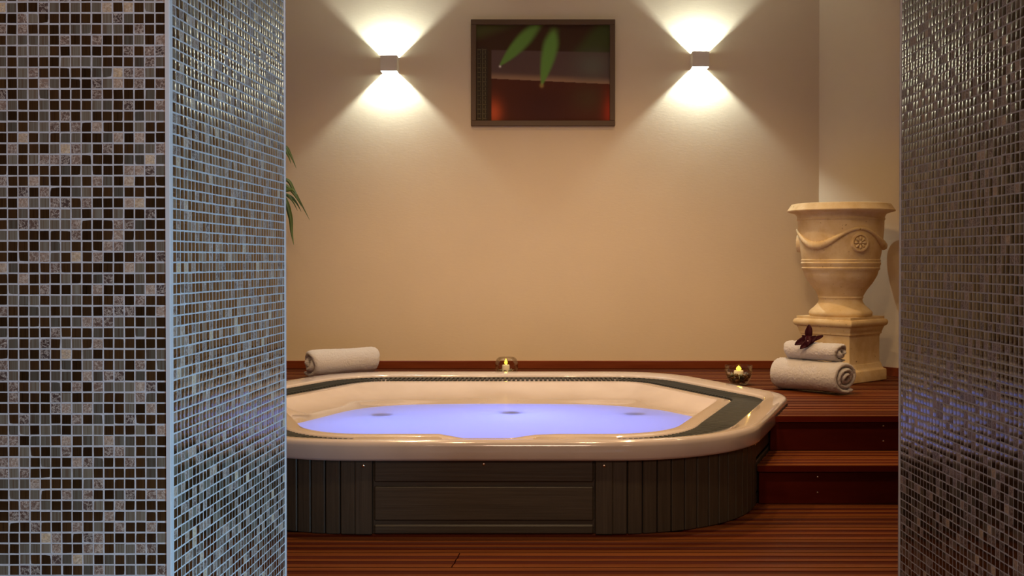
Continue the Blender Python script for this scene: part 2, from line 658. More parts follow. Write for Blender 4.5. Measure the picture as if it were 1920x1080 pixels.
# raised deck behind and beside the tub
deck = empty('raised_deck', (0, 4.74, 0))
deck.location = (0, 0, 0)
tag(deck, 'raised red brown timber deck around the sunken hot tub', 'deck')
n = 9
yb0, yb1 = 4.72, 6.345
for i in range(n):
    y0 = yb0 + (yb1 - yb0) * i / n
    y1 = yb0 + (yb1 - yb0) * (i + 1) / n
    for sd in (1, -1):
        e0 = tub_x(y0, -0.008, sd)
        e1 = tub_x(min(y1, 6.333), -0.008, sd)
        if e1 is None:
            e1 = TX + sd * 0.5
        if sd > 0:
            wall = lambda yy: min(XR - 0.004, P1.x + (P1.y - yy) * 0.776 - 0.03)
            board('decking_board', deck, y0, y1, ZD, (e0, e1), (wall(y0), wall(y1)))
        else:
            board('decking_board', deck, y0, y1, ZD, (-2.695, -2.695), (e0, e1))
for y0, y1 in ((6.345, 6.54), (6.54, 6.737)):
    board('decking_board', deck, y0, y1, ZD, (-2.695, -2.695), (P1.x + (P1.y - y0) * 0.776 - 0.03, P1.x + (P1.y - y1) * 0.776 - 0.03))
xs = tub_x(4.74, SK)
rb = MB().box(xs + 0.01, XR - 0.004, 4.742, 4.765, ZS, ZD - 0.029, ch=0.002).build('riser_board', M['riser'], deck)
screws(rb, [(1.535, 4.741, 0.272), (1.535, 4.741, 0.205), (2.6, 4.741, 0.272), (2.6, 4.741, 0.205)])
MB().box(xs + 0.02, XR - 0.004, 4.7185, 4.722, ZD - 0.026, ZD - 0.002).build('nosing', M['riser'], deck)
xs2 = tub_x(4.74, SK, -1)
MB().box(-2.695, xs2 - 0.01, 4.742, 4.765, 0.002, ZD - 0.029, ch=0.002).build('riser_board', M['riser'], deck)

# the single step up to the deck
step = empty('wooden_step')
tag(step, 'low red brown timber step beside the hot tub', 'step')
for y0, y1 in ((4.40, 4.57), (4.57, 4.740)):
    board('tread_board', step, y0, y1, ZS, (tub_x(y0, SK) + 0.006, tub_x(y1, SK) + 0.006), (XR - 0.004, XR - 0.004))
xs = tub_x(4.43, SK)
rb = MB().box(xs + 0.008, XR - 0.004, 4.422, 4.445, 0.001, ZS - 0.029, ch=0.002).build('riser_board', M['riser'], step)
screws(rb, [(1.163, 4.421, 0.112), (1.163, 4.421, 0.048), (2.3, 4.421, 0.112), (2.3, 4.421, 0.048)])
MB().box(xs - 0.0, XR - 0.004, 4.3985, 4.402, ZS - 0.026, ZS - 0.002).build('nosing', M['riser'], step)

# ------------------------------------------------------------------ hot tub
tub = empty('hot_tub', (TX, TY, 0))
tag(tub, 'cream acrylic hot tub with dark boarded cabinet', 'hot tub')


def front_lip(p, z):
    """the inner lip dips in the middle of the front side"""
    if p.y < -0.8:
        a = abs(p.x - 0.005)
        t = max(0.0, min(1.0, (0.186 - a) / 0.026))
        return z - 0.017 * t
    return z


def ring3(off, z, lip=False):
    return [(p.x, p.y, front_lip(p, z) if lip else z) for p in outline(off)]


rim = MB()
rim.loft([ring3(0.06, 0.273), ring3(0.010, 0.273), ring3(0.002, 0.277), ring3(0.0, 0.284), ring3(0.0, 0.325), ring3(0.003, 0.338), ring3(0.011, 0.3455),
          ring3(0.024, 0.348), ring3(0.060, 0.343), ring3(0.098, 0.3375), ring3(0.106, 0.335), ring3(0.110, 0.328), ring3(0.112, 0.306),
          ring3(0.260, 0.306), ring3(0.262, 0.314, True), ring3(0.266, 0.319, True), ring3(0.275, 0.3215, True), ring3(0.318, 0.3215, True), ring3(0.332, 0.319, True)])
rim.build('rim', M['acrylic'], tub, auto=50)

# basin: a broad shelf at the back, a deep well in front
WELL = [(0.97, -0.2), (0.87, 0.02), (0.756, 0.188), (0.53, 0.335), (0.3, 0.372), (0.045, 0.384), (-0.25, 0.372), (-0.5, 0.33), (-0.68, 0.18), (-0.80, -0.10), (-0.905, -0.42),
        (-0.85, -0.68), (-0.66, -0.82), (-0.45, -0.865), (0, -0.87), (0.45, -0.865), (0.66, -0.82), (0.86, -0.68), (0.955, -0.42)]
WC = Vector((0.02, -0.25))


def catmull(pts, sub=6):
    out = []
    n = len(pts)
    for i in range(n):
        p0, p1, p2, p3 = [Vector(pts[(i + k) % n]) for k in (-1, 0, 1, 2)]
        for s in range(sub):
            t = s / sub
            out.append(0.5 * ((2 * p1) + (p2 - p0) * t + (2 * p0 - 5 * p1 + 4 * p2 - p3) * t * t + (3 * p1 - p0 - 3 * p2 + p3) * t ** 3))
    return out


WS = catmull(WELL)


def well_hit(p):
    d = (p - WC).normalized()
    for i in range(len(WS)):
        a, c = WS[i] - WC, WS[(i + 1) % len(WS)] - WC
        e = c - a
        den = d.x * e.y - d.y * e.x
        if abs(den) < 1e-9:
            continue
        t = (a.x * e.y - a.y * e.x) / den
        u = (a.x * d.y - a.y * d.x) / den
        if t > 0 and -1e-6 <= u <= 1 + 1e-6:
            return WC + d * t
    return p * 0.8


top = outline(0.332)
well = [well_hit(p) for p in top]
rings = []
NT = 14
for k in range(NT + 1):
    t = k / NT
    rr = []
    for p, q in zip(top, well):
        v = p.lerp(q, t)
        z0 = front_lip(p, 0.319)
        z = z0 + (0.260 - z0) * (1 - (1 - t) ** 4) - 0.002 * t
        if t > 0:
            for cx_, cy_, rad, dep in ((0.70, 0.66, 0.20, 0.012), (-0.68, 0.62, 0.20, 0.012)):
                d2 = ((v.x - cx_) ** 2 + ((v.y - cy_) * 1.2) ** 2) / rad ** 2
                z -= dep * math.exp(-d2 * 1.5) * math.sin(math.pi * min(1, t * 1.0)) ** 0.6 if t < 1 else 0
            d2 = (v.x / 0.16) ** 2
            if v.y > 0.3:
                z += 0.012 * math.exp(-d2) * math.sin(math.pi * t)
        rr.append((v.x, v.y, z))
    rings.append(rr)
for s, z in ((0.975, 0.22), (0.955, 0.10), (0.93, -0.15), (0.88, -0.34), (0.78, -0.43), (0.4, -0.45)):
    rings.append([(WC.x + (q.x - WC.x) * s, WC.y + (q.y - WC.y) * s, z) for q in well])
bs = MB()
bs.loft(rings, True, False, True)
bs.build('basin', M['acrylic'], tub, smooth=True)

# overflow grating in the channel: one bar after another
grate = MB()
def gz(p, z):
    t = max(0.0, min(1.0, (-0.65 - p.y) / 0.4))
    return z - 0.0125 * t


def ring4(off, z):
    return [(p.x, p.y, gz(p, z)) for p in outline(off)]


grate.loft([ring4(0.113, 0.3165), ring4(0.113, 0.3235), ring4(0.119, 0.3235), ring4(0.119, 0.3165)])
grate.loft([ring4(0.253, 0.3145), ring4(0.253, 0.3190), ring4(0.259, 0.3190), ring4(0.259, 0.3145)])
grate = grate.build('overflow_grate', M['grate'], tub)
path = outline(0.186, 40, 60)
L = [0.0]
for i in range(len(path)):
    L.append(L[-1] + (path[(i + 1) % len(path)] - path[i]).length)
NB = min(298, int(L[-1] / 0.0255))
barm = MB().box(-0.0068, 0.0068, -0.072, 0.072, -0.006, 0.0, ch=0.0015).mesh('grate_bar')
barm.materials.append(M['grate'])
j = 0
for k in range(NB):
    s = L[-1] * k / NB
    while L[j + 1] < s:
        j += 1
    a, c = path[j % len(path)], path[(j + 1) % len(path)]
    p = a.lerp(c, (s - L[j]) / max(1e-9, L[j + 1] - L[j]))
    t = (c - a).normalized()
    if p.y < -0.95 and abs(p.x) < 0.49:
        continue
    o = link('grate_bar', barm, parent=grate)
    o.location = (p.x, p.y, gz(p, 0.3245))
    o.rotation_euler = (0, 0, math.atan2(t.y, t.x))

# cover plate over the channel at the front, with its two recessed grips
pl = MB()
ys = [-1.116, -1.11, -1.06, -1.02, -0.985, -0.962]
NXp = 60
rings = []
for i in range(NXp + 1):
    x = -0.5 + i / NXp
    row = []
    for k, y in enumerate(ys):
        z = front_lip(Vector((x, -1.0)), 0.3275) - 0.0055 * k / 5
        for sx in (-1, 1):
            z -= 0.007 * math.exp(-((x - 0.31 * sx) / 0.055) ** 2 - ((y + 1.03) / 0.03) ** 2)
        row.append((x, y, z))
    rings.append(row)
pl.loft(rings, False)
pl.loft([[(x, y, z - 0.010) for x, y, z in r] for r in rings], False)
for e in (0, NXp):
    r = rings[e]
    for k in range(len(ys) - 1):
        pl.add([r[k], r[k + 1], (r[k + 1][0], r[k + 1][1], r[k + 1][2] - .01), (r[k][0], r[k][1], r[k][2] - .01)], [(0, 1, 2, 3)])
pl.build('cover_plate', M['acrylic'], tub, auto=50)
for sx in (-1, 1):
    bb = MB()
    bb.lathe([(0.0001, 0.0012), (0.022, 0.001), (0.026, 0.0), (0.026, -0.004)], 20)
    o = bb.build('grip_slot', M['black'], tub, True)
    o.scale = (1.05, 0.35, 1)
    o.location = (0.31 * sx, -1.035, 0.3195)

# cabinet: backing, posts, boards and slats
backing = MB()
backing.loft([[(p.x, p.y, 0.001) for p in outline(SK + 0.016)], [(p.x, p.y, 0.274) for p in outline(SK + 0.016)]])
backing.build('cabinet_backing', M['cabback'], tub)


def cab_piece(name, p, ang, w_, z0, z1, th, mat, ch=0.0025):
    """board of width w_ standing at p (tub coordinates, on the cabinet face), facing outwards"""
    bb = MB().box(-w_ / 2, w_ / 2, 0, th, z0, z1, ch=ch)
    o = bb.build(name, mat, tub)
    o.location = (p[0], p[1], 0)
    o.rotation_euler = (0, 0, ang)
    return o


def cab_screw(parent, x, z):
    bb = MB().lathe([(0.0001, -0.0045), (0.004, -0.004), (0.0062, -0.002), (0.0065, 0.001)], 14)
    o = bb.build('screw', M['steel'], parent, True)
    o.location = (x, 0, z)
    o.rotation_euler = (math.radians(-90), 0, 0)


yf = -1.212 + SK
for z0, z1 in ((0.190, 0.274), (0.049, 0.176), (0.001, 0.035)):
    o = cab_piece('front_board', (0, yf + 0.004, 0), 0, 0.80, z0, z1, 0.012, M['cabh'], 0.0055)
    if z0 > 0.1:
        cab_screw(o, 0.0, 0.257)
cab_piece('front_backing_board', (0, yf + 0.012, 0), 0, 0.81, 0.001, 0.274, 0.006, M['cabh'])
for sx in (-1, 1):
    o = cab_piece('post', (sx * 0.437, yf - 0.002, 0), 0, 0.062, 0.001, 0.274, 0.018, M['cabv'])
    cab_screw(o, 0.0, 0.252)
# slats round the two front corners
rs = outline(SK, 60, 80)
seg = [(a, c) for a, c in zip(rs, rs[1:] + rs[:1])]


def walk(start_x, length_list, sgn):
    """points along the front corner from (start_x, front) outwards"""
    ring = [Vector((p.x * sgn, p.y)) for p in rs]
    if sgn < 0:
        ring = ring[::-1]
    # start: the ring point on the front edge closest to start_x
    i = min(range(len(ring)), key=lambda k: (ring[k] - Vector((start_x, yf))).length)
    return ring[i:] + ring[:i]


for sgn in (1, -1):
    ring = walk(0.470, None, 1)
    cum = [0.0]
    for a, c in zip(ring, ring[1:]):
        cum.append(cum[-1] + (c - a).length)

    def at(s):
        k = max(i for i in range(len(cum)) if cum[i] <= s)
        k = min(k, len(ring) - 2)
        return ring[k].lerp(ring[k + 1], (s - cum[k]) / (cum[k + 1] - cum[k]))
    # arc ends where the straight slanting side begins
    s = 0.0
    wdt = 0.0565
    NS = 14
    for k in range(NS):
        a, c = at(s + 0.0022), at(s + wdt - 0.0022)
        mid = (a + c) / 2
        d = (c - a)
        o = cab_piece('slat', (mid.x * sgn, mid.y), math.atan2(d.y, d.x * sgn) if sgn > 0 else math.atan2(-d.y, d.x), d.length, 0.001, 0.274, 0.012, M['cabv'], 0.003)
        s += wdt
    # side: post, then horizontal boards again
    a, c = at(s + 0.001), at(s + 0.061)
    mid, d = (a + c) / 2, c - a
    an = math.atan2(d.y, d.x) if sgn > 0 else math.atan2(-d.y, d.x)
    o = cab_piece('post', (mid.x * sgn, mid.y), an, d.length, 0.001, 0.274, 0.018, M['cabv'])
    cab_screw(o, 0.0, 0.252)
    s += 0.063
    a, c = at(s), at(s + 0.62)
    mid, d = (a + c) / 2, c - a
    an = math.atan2(d.y, d.x) if sgn > 0 else math.atan2(-d.y, d.x)
    for z0, z1 in ((0.190, 0.274), (0.049, 0.176), (0.001, 0.035)):
        cab_piece('side_board', (mid.x * sgn, mid.y), an, d.length, z0, z1, 0.012, M['cabh'], 0.004)

# jets below the surface and the submerged lamps
jets = ((-0.535, -0.01), (0.075, 0.06), (0.65, 0.02))
for (jx, jy) in jets:
    bb = MB().lathe([(0.0001, 0.0), (0.035, -0.002), (0.046, -0.008), (0.046, -0.02), (0.018, -0.03), (0.018, -0.65)], 20)
    o = bb.build('jet_nozzle', M['grate'], tub, auto=40)
    o.location = (jx, jy, 0.245)
for (jx, jy, jz, e, cl) in ((0.10, 0.02, -0.03, 4.6, (0.20, 0.27, 1.0)), (-0.50, -0.25, -0.22, 5.2, (0.13, 0.30, 1.0)), (0.50, -0.25, -0.22, 4.2, (0.16, 0.27, 1.0)),
                            (0.02, -0.5, -0.25, 3.0, (0.17, 0.27, 1.0))):
    lamp('underwater_lamp', 'POINT', (TX + jx, TY + jy, jz), e, cl, shadow_soft_size=0.10)

ww = MB()
WR = [[(WC.x + (q.x - WC.x) * s, WC.y + (q.y - WC.y) * s, 0.268) for q in WS] for s in (1.012, 0.7, 0.35, 0.02)]
ww.loft(WR, True, False, True)
water = ww.build('spa_water', M['water'], None, True)
water.location = (TX, TY, 0)
tag(water, 'glowing blue violet water inside the hot tub', 'water')

# ------------------------------------------------------------------ mosaic walls
RP, CP = 0.0172, 0.0168
TW = 0.0146


def tile_verts():
    def ring(ins, hgt):
        a = TW / 2 - ins
        return [(-a, -a, hgt), (a, -a, hgt), (a, a, hgt), (-a, a, hgt)]
    # side walls have corners of their own so that only the top is softly pillowed
    v = ring(0.0, -0.0006) + ring(0.0, 0.0001) + ring(0.0, 0.0001) + ring(0.0026, 0.00036)
    f = []
    for i in (0, 2):
        for j in range(4):
            k = (j + 1) % 4
            f.append((i * 4 + j, i * 4 + k, i * 4 + 4 + k, i * 4 + 4 + j))
    f.append((12, 13, 14, 15))
    return np.array(v), np.array(f)


TV, TF = tile_verts()
rng = np.random.default_rng(11)


def tile_mesh(mi):
    me = bpy.data.meshes.new('mosaic_tile')
    me.from_pydata([tuple(p) for p in TV], [], [tuple(int(i) for i in f) for f in TF])
    me.materials.append(TILE_MATS[mi])
    me.polygons.foreach_set('use_smooth', [True] * len(me.polygons))
    me.update()
    return me


TM = [tile_mesh(i) for i in range(3)]


def face_tiles(org, udir, cols, zc0, r0, r1, pitch, ndir):
    """tiles of one wall face: centre positions + the local axes"""
    out = []
    for c in cols:
        for r in range(r0, r1):
            p = Vector(org) + Vector(udir) * (c * pitch)
            p.z = zc0 + r * RP
            out.append((p, Vector(udir), Vector(ndir)))
    return out


def tile_kind():
    x = rng.random()
    return 0 if x < 0.52 else (1 if x < 0.79 else 2)


def lay_tiles(parent, tiles, singles):
    """singles: indices that become parts of their own; the others are one joined part"""
    singles = set(singles)
    vs, fs, ms, rn = [], [], [], []
    cnt = 0
    for i, (p, u, nn) in enumerate(tiles):
        k = tile_kind()
        ta, tb, tc = rng.normal(0, 0.008), rng.normal(0, 0.008), rng.normal(0, 0.010)
        p = p + u * rng.normal(0, 0.00018) + Vector((0, 0, rng.normal(0, 0.00018)))
        up = Vector((0, 0, 1))
        R = Matrix((u, up, nn)).transposed() @ Matrix.Rotation(ta, 3, 'X') @ Matrix.Rotation(tb, 3, 'Y') @ Matrix.Rotation(tc, 3, 'Z')
        if i in singles:
            o = link('mosaic_tile', TM[k], parent=parent)
            o.matrix_local = Matrix.Translation(p) @ R.to_4x4()
            continue
        vs.append(TV @ np.array(R).T + np.array(p))
        fs.append(TF + cnt)
        cnt += len(TV)
        ms.append(np.full(len(TF), k))
        rn.append(np.full(len(TF), rng.random()))
    vs, fs, ms, rn = map(np.concatenate, (vs, fs, ms, rn))
    me = bpy.data.meshes.new('mosaic_tiles')
    me.vertices.add(len(vs))
    me.vertices.foreach_set('co', vs.astype(np.float32).ravel())
    me.loops.add(len(fs) * 4)
    me.loops.foreach_set('vertex_index', fs.astype(np.int32).ravel())
    me.polygons.add(len(fs))
    me.polygons.foreach_set('loop_start', np.arange(0, len(fs) * 4, 4, dtype=np.int32))
    me.polygons.foreach_set('material_index', ms.astype(np.int32))
    me.polygons.foreach_set('use_smooth', np.ones(len(fs), dtype=bool))
    for mt in TILE_MATS:
        me.materials.append(mt)
    at = me.attributes.new('rnd', 'FLOAT', 'FACE')
    at.data.foreach_set('value', rn.astype(np.float32))
    me.update(calc_edges=True)
    me.validate()
    o = link('mosaic_tiles', me, parent=parent)
    tag(o, kind='stuff')
    return o


ROW0 = 1.0214
R0, R1 = -58, 114            # rows from the floor to above the frame
# left wall
cn, cf = Vector((-0.578, YN, 0)), Vector((-0.546, YF, 0))
wl = prism([(cn.x, cn.y), (cf.x, cf.y), (-2.8, YF), (-2.8, YN)], -0.6, ZC).build('wall_front_left', M['grout'])
tag(wl, 'wall end clad in brown glass and marble mosaic left of the opening', kind='structure')
sd = (cf - cn).normalized()
sn = Vector((sd.y, -sd.x, 0))
if sn.x < 0:
    sn = -sn
front = face_tiles((-0.5914, YN, 0), (-1, 0, 0), range(0, 50), ROW0, R0, R1, CP, (0, -1, 0))
front = [(p, Vector((1, 0, 0)), nn) for p, u, nn in front]
ncol = 38
off = (cf - cn).length
colp = (off - 0.013 - 0.004) / ncol
side = face_tiles(cn + sd * (0.013 + colp / 2), sd, range(ncol), ROW0, R0, R1, colp, sn)
allt = front + side
vis = [i for i, (p, u, nn) in enumerate(front) if p.x > -0.86 and 0.50 < p.z < 1.42]
vis.sort(key=lambda i: (front[i][0] - Vector((-0.72, YN, 0.97))).length)
lay_tiles(wl, allt, vis[:300])
tr_ = MB()
tr_.box(cn.x - 0.0058, cn.x + 0.0006, YN - 0.0014, YN + 0.001, -0.6, ZC)
tr_.add([cn + sn * 0.0012 + Vector((0, 0, -0.6)), cn + sd * 0.0125 + sn * 0.0012 + Vector((0, 0, -0.6)), cn + sd * 0.0125 + sn * 0.0012 + Vector((0, 0, ZC)), cn + sn * 0.0012 + Vector((0, 0, ZC)),
         cn + Vector((0, 0, -0.6)), cn + sd * 0.0125 + Vector((0, 0, -0.6)), cn + sd * 0.0125 + Vector((0, 0, ZC)), cn + Vector((0, 0, ZC))],
        [(0, 1, 2, 3), (0, 4, 5, 1), (1, 5, 6, 2), (2, 6, 7, 3), (3, 7, 4, 0)])
tr_.build('edge_trim', M['trim'], wl)
e0 = cf - sd * 0.0035
MB().box(e0.x - 0.003, cf.x + 0.0022, e0.y, YF + 0.002, -0.6, ZC).build('edge_trim', M['trim'], wl)

# right wall
rn_, rf_ = Vector((0.817, YN, 0)), Vector((0.8066, YF, 0))
wr = prism([(rn_.x, rn_.y), (2.8, YN), (P2.x + .12, YN), (P2.x + .12, YF), (rf_.x, rf_.y)], -0.6, ZC).build('wall_front_right', M['grout'])
tag(wr, 'wall end clad in brown glass and marble mosaic right of the opening', kind='structure')
sd2 = (rn_ - rf_).normalized()          # from far to near
sn2 = Vector((sd2.y, -sd2.x, 0))
if sn2.x > 0:
    sn2 = -sn2
off2 = (rn_ - rf_).length
colp2 = (off2 - 0.013 - 0.004) / ncol
side2 = face_tiles(rf_ + sd2 * (0.004 + colp2 / 2), sd2, range(ncol), ROW0 - 0.004, R0, R1, colp2, sn2)
# keep the tile axes right-handed
side2 = [(p, -u if (u.cross(Vector((0, 0, 1)))).dot(nn) < 0 else u, nn) for p, u, nn in side2]
front2 = face_tiles((0.8314, YN, 0), (1, 0, 0), range(0, 40), ROW0, R0, R1, CP, (0, -1, 0))
vis2 = [i for i, (p, u, nn) in enumerate(side2) if 0.52 < p.z < 1.42 and p.y > 1.80]
vis2.sort(key=lambda i: side2[i][0].y * 3 + abs(side2[i][0].z - 1.0) * 0.05)
lay_tiles(wr, side2 + front2, vis2[:300])
MB().box(rf_.x - 0.0022, rf_.x + 0.003, YF - 0.0035, YF + 0.002, -0.6, ZC).build('edge_trim', M['trim'], wr)
MB().box(rn_.x - 0.0014, rn_.x + 0.006, YN - 0.0014, YN + 0.0125, -0.6, ZC).build('edge_trim', M['trim'], wr)
for o in (wl, wr):
    pass
side_fix = None

# ------------------------------------------------------------------ wall sconces


def sconce(x, z, label):
    r = empty('wall_sconce', (x, YW, z))
    tag(r, label, 'wall lamp', 'up and down wall lamps')
    hw, hh, dp, t = 0.0515, 0.0480, 0.098, 0.003
    bb = MB()
    bb.box(-hw, hw, -dp, -dp + t, -hh, hh)
    bb.box(-hw, -hw + t, -dp + t, -0.001, -hh, hh)
    bb.box(hw - t, hw, -dp + t, -0.001, -hh, hh)
    o = bb.build('housing', M['lampm'], r)
    # pale reflector lining
    bb = MB()
    bb.box(-hw + t, hw - t, -dp + t, -dp + t + 0.001, -hh + .002, hh - .002)
    bb.box(-hw + t, -hw + t + 0.001, -dp + t + .001, -0.004, -hh + .002, hh - .002)
    bb.box(hw - t - 0.001, hw - t, -dp + t + .001, -0.004, -hh + .002, hh - .002)
    bb.build('reflector', M['lampin'], r)
    MB().box(-hw + t + .001, hw - t - .001, -0.004, -0.0008, -hh + 0.004, hh - 0.004).build('back_plate', M['lampin'], r)
    d = bpy.data.lights.new('sconce_bulb', 'POINT')
    d.energy = 36.0
    d.color = (0.80, 0.94, 1.0)
    d.shadow_soft_size = 0.006
    lo = bpy.data.objects.new('sconce_bulb', d)
    lo.location = (0, -0.052, 0)
    lo.parent = r
    COL.objects.link(lo)
    return r


sconce(-0.888, 2.208, 'square up and down wall lamp left of the picture')
sconce(1.030, 2.234, 'square up and down wall lamp right of the picture')

# ------------------------------------------------------------------ picture
PX0, PX1, PZ0, PZ1 = -0.388, 0.508, 1.832, 2.492
pic = empty('framed_picture', ((PX0 + PX1) / 2, YW, (PZ0 + PZ1) / 2))
tag(pic, 'dark framed botanical print of green leaves with drops', 'picture')
W2, H2, FW = (PX1 - PX0) / 2, (PZ1 - PZ0) / 2, 0.033
for nm, a in (('top', (-W2, W2, H2 - FW, H2)), ('bottom', (-W2, W2, -H2, -H2 + FW)), ('left', (-W2, -W2 + FW, -H2 + FW, H2 - FW)), ('right', (W2 - FW, W2, -H2 + FW, H2 - FW))):
    MB().box(a[0], a[1], -0.028, -0.001, a[2], a[3], ch=0.002).build('frame_rail', M['frame'], pic)
GX, GY = 260, 186
px = np.linspace(112, 1280, GX)[None, :].repeat(GY, 0)
py = np.linspace(125, 960, GY)[:, None].repeat(GX, 1)


def sm(a, b, x):
    t = np.clip((x - a) / (b - a), 0, 1)
    return t * t * (3 - 2 * t)


def C(*c):
    return np.array(srgb(*c))[None, None, :]


def over(img, col, a):
    return img * (1 - a[..., None]) + col * a[..., None]


img = np.zeros((GY, GX, 3)) + C(62, 42, 28)
img = over(img, C(52, 44, 32), sm(230, 200, px) * sm(300, 360, py))


def leaf(img, x0, y0, x1, y1, wmax, peak, col, soft):
    dx, dy = x1 - x0, y1 - y0
    ln = math.hypot(dx, dy)
    t = ((px - x0) * dx + (py - y0) * dy) / ln ** 2
    s = np.abs((px - x0) * dy - (py - y0) * dx) / ln
    tt = np.clip(t, 0, 1)
    wd = wmax * np.where(tt < peak, 0.45 + 0.55 * np.sin(tt / peak * math.pi / 2), np.cos((tt - peak) / (1 - peak) * math.pi / 2) ** 0.8)
    sf = soft * (1.3 - tt)
    a = sm(0, 1, (wd - s) / np.maximum(sf, 1) + 0.5) * (t > -0.15) * (t < 1) * sm(-0.15, 0.05, t)
    return over(img, col, a)


def blob(x, y, rx, ry):
    return np.exp(-(((px - x) / rx) ** 2 + ((py - y) / ry) ** 2))


img = over(img, C(78, 80, 40), 0.75 * sm(300, 180, py + (px - 112) * 0.35))
img = over(img, C(62, 72, 34), 0.8 * sm(-60, 80, px - 950 - (py - 380) * -0.8) * sm(700, 200, py))
edge = 592 + (px - 245) * (48 / 1035)  # mauve panel, bright line, red glows: room reflection painted into the print colours
inr = sm(240, 250, px)
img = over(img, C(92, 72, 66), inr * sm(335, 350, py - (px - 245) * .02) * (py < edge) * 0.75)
img = over(img, C(150, 118, 88), inr * (py < edge) * sm(70, 0, edge - py) * 0.8)
img = over(img, C(78, 40, 26), inr * sm(-2, 3, py - edge))
img = over(img, C(66, 36, 28), inr * sm(-2, 3, py - edge) * blob(700, 850, 300, 220))
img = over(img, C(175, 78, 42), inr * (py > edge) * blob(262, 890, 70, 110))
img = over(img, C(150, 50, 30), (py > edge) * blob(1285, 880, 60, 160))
img = over(img, C(96, 98, 82), 0.6 * blob(1130, 480, 150, 120) * (py < edge))
img = over(img, C(74, 64, 40), 0.5 * blob(1090, 760, 140, 120) * (py > edge))
img = leaf(img, 650, 120, 315, 482, 56, 0.40, C(96, 132, 58), 60)
img = leaf(img, 790, 190, 684, 655, 62, 0.28, C(98, 136, 60), 60)
img = over(img, C(225, 215, 190), 0.9 * blob(320, 486, 9, 9))
img = over(img, C(200, 170, 90), 0.8 * np.clip(blob(685, 652, 14, 16) - blob(685, 650, 8, 10) * .8, 0, 1))
# column of fret ornament at the left
fx, fy = (px - 118) % 44, (py - 330) % 40
fret = (((fx > 4) & (fx < 12)) | ((fy > 5) & (fy < 12) & (fx < 36)) | ((fx > 26) & (fx < 33) & (fy > 18)))
img = over(img, C(104, 92, 62), 0.55 * fret * (px > 120) * (px < 205) * (py > 330) * (py < 955))
vx = np.linspace(-W2 + FW, W2 - FW, GX)
vz = np.linspace(H2 - FW, -H2 + FW, GY)
verts = [(x, -0.012, z) for z in vz for x in vx]
faces = [(r * GX + c, r * GX + c + 1, (r + 1) * GX + c + 1, (r + 1) * GX + c) for r in range(GY - 1) for c in range(GX - 1)]
nb = len(verts)
verts += [(-W2 + FW, -0.002, H2 - FW), (W2 - FW, -0.002, H2 - FW), (W2 - FW, -0.002, -H2 + FW), (-W2 + FW, -0.002, -H2 + FW)]
faces.append((nb + 3, nb + 2, nb + 1, nb))
me = bpy.data.meshes.new('print')
me.from_pydata(verts, [], faces)
ca = me.color_attributes.new('ink_and_reflection', 'FLOAT_COLOR', 'POINT')
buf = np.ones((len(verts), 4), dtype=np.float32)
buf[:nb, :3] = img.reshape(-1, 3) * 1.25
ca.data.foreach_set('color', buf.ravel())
bm = bmesh.new()
bm.from_mesh(me)
bmesh.ops.recalc_face_normals(bm, faces=bm.faces[:])
bm.to_mesh(me)
bm.free()
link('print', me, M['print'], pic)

# ------------------------------------------------------------------ stone urn and pedestal
UX, UY = 1.750, 6.167
UA = math.radians(41.7)
ped = empty('stone_pedestal', (UX, UY, ZD), UA)
tag(ped, 'square cream stone pedestal under the urn', 'pedestal')
PH = 0.363


def sq(s, z):
    h = s / 2
    return [(-h, -h, z), (h, -h, z), (h, h, z), (-h, h, z)]


def sqloft(name, pr, parent, c0=True, c1=True):
    rings = []
    for s, z in pr:
        rr = []
        h = s / 2
        cr = 0.006
        for cx_, cy_, a0 in ((h - cr, -h + cr, -90), (h - cr, h - cr, 0), (-h + cr, h - cr, 90), (-h + cr, -h + cr, 180)):
            for k in range(4):
                a = math.radians(a0 + k * 30)
                rr.append((cx_ + cr * math.cos(a), cy_ + cr * math.sin(a), z))
        rings.append(rr)
    return MB().loft(rings, True, c0, c1).build(name, M['stone'], parent, auto=35)


sqloft('plinth', [(0.362, 0.0), (0.370, 0.004), (0.370, 0.060), (0.365, 0.064), (0.348, 0.068), (0.334, 0.078), (0.328, 0.094), (0.322, 0.100)], ped)
sqloft('dado', [(0.318, 0.100), (0.313, 0.110), (0.311, 0.18), (0.313, 0.245), (0.318, 0.262)], ped)
sqloft('cap', [(0.318, 0.262), (0.330, 0.265), (0.331, 0.277), (0.335, 0.280), (0.340, 0.292), (0.350, 0.302), (0.351, 0.307), (0.362, 0.309), (0.376, 0.316), (0.382, 0.326), (0.381, 0.336), (0.370, 0.346), (0.352, 0.349), (0.352, PH)], ped)

urn = empty('stone_urn', (UX, UY, ZD + PH))
tag(urn, 'large cream stone urn with swags on the pedestal', 'urn')
zb = ZD + PH
prof = [(0.0001, .681), (0.168, .681), (0.174, .688), (0.176, .700), (0.170, .711), (0.160, .720), (0.146, .732), (0.133, .746), (0.124, .758), (0.120, .770), (0.121, .780), (0.126, .785), (0.124, .794), (0.128, .801),
        (0.141, .825), (0.172, .864), (0.190, .893), (0.201, .915), (0.208, .940), (0.214, .945), (0.216, .954), (0.213, .958), (0.215, .966), (0.219, .972), (0.221, .982), (0.217, .987), (0.219, 1.000), (0.215, 1.003),
        (0.219, 1.02), (0.226, 1.06), (0.232, 1.12), (0.237, 1.18), (0.238, 1.222), (0.243, 1.226), (0.243, 1.232), (0.240, 1.236), (0.243, 1.248), (0.250, 1.258), (0.262, 1.264), (0.284, 1.269), (0.297, 1.274), (0.298, 1.279), (0.292, 1.286),
        (0.280, 1.305), (0.274, 1.314), (0.262, 1.317), (0.250, 1.312), (0.236, 1.28), (0.228, 1.22), (0.21, 1.06), (0.19, .95), (0.12, .86), (0.0001, .85)]
bb = MB()
bb.lathe([(r, z - zb) for r, z in prof], 72)
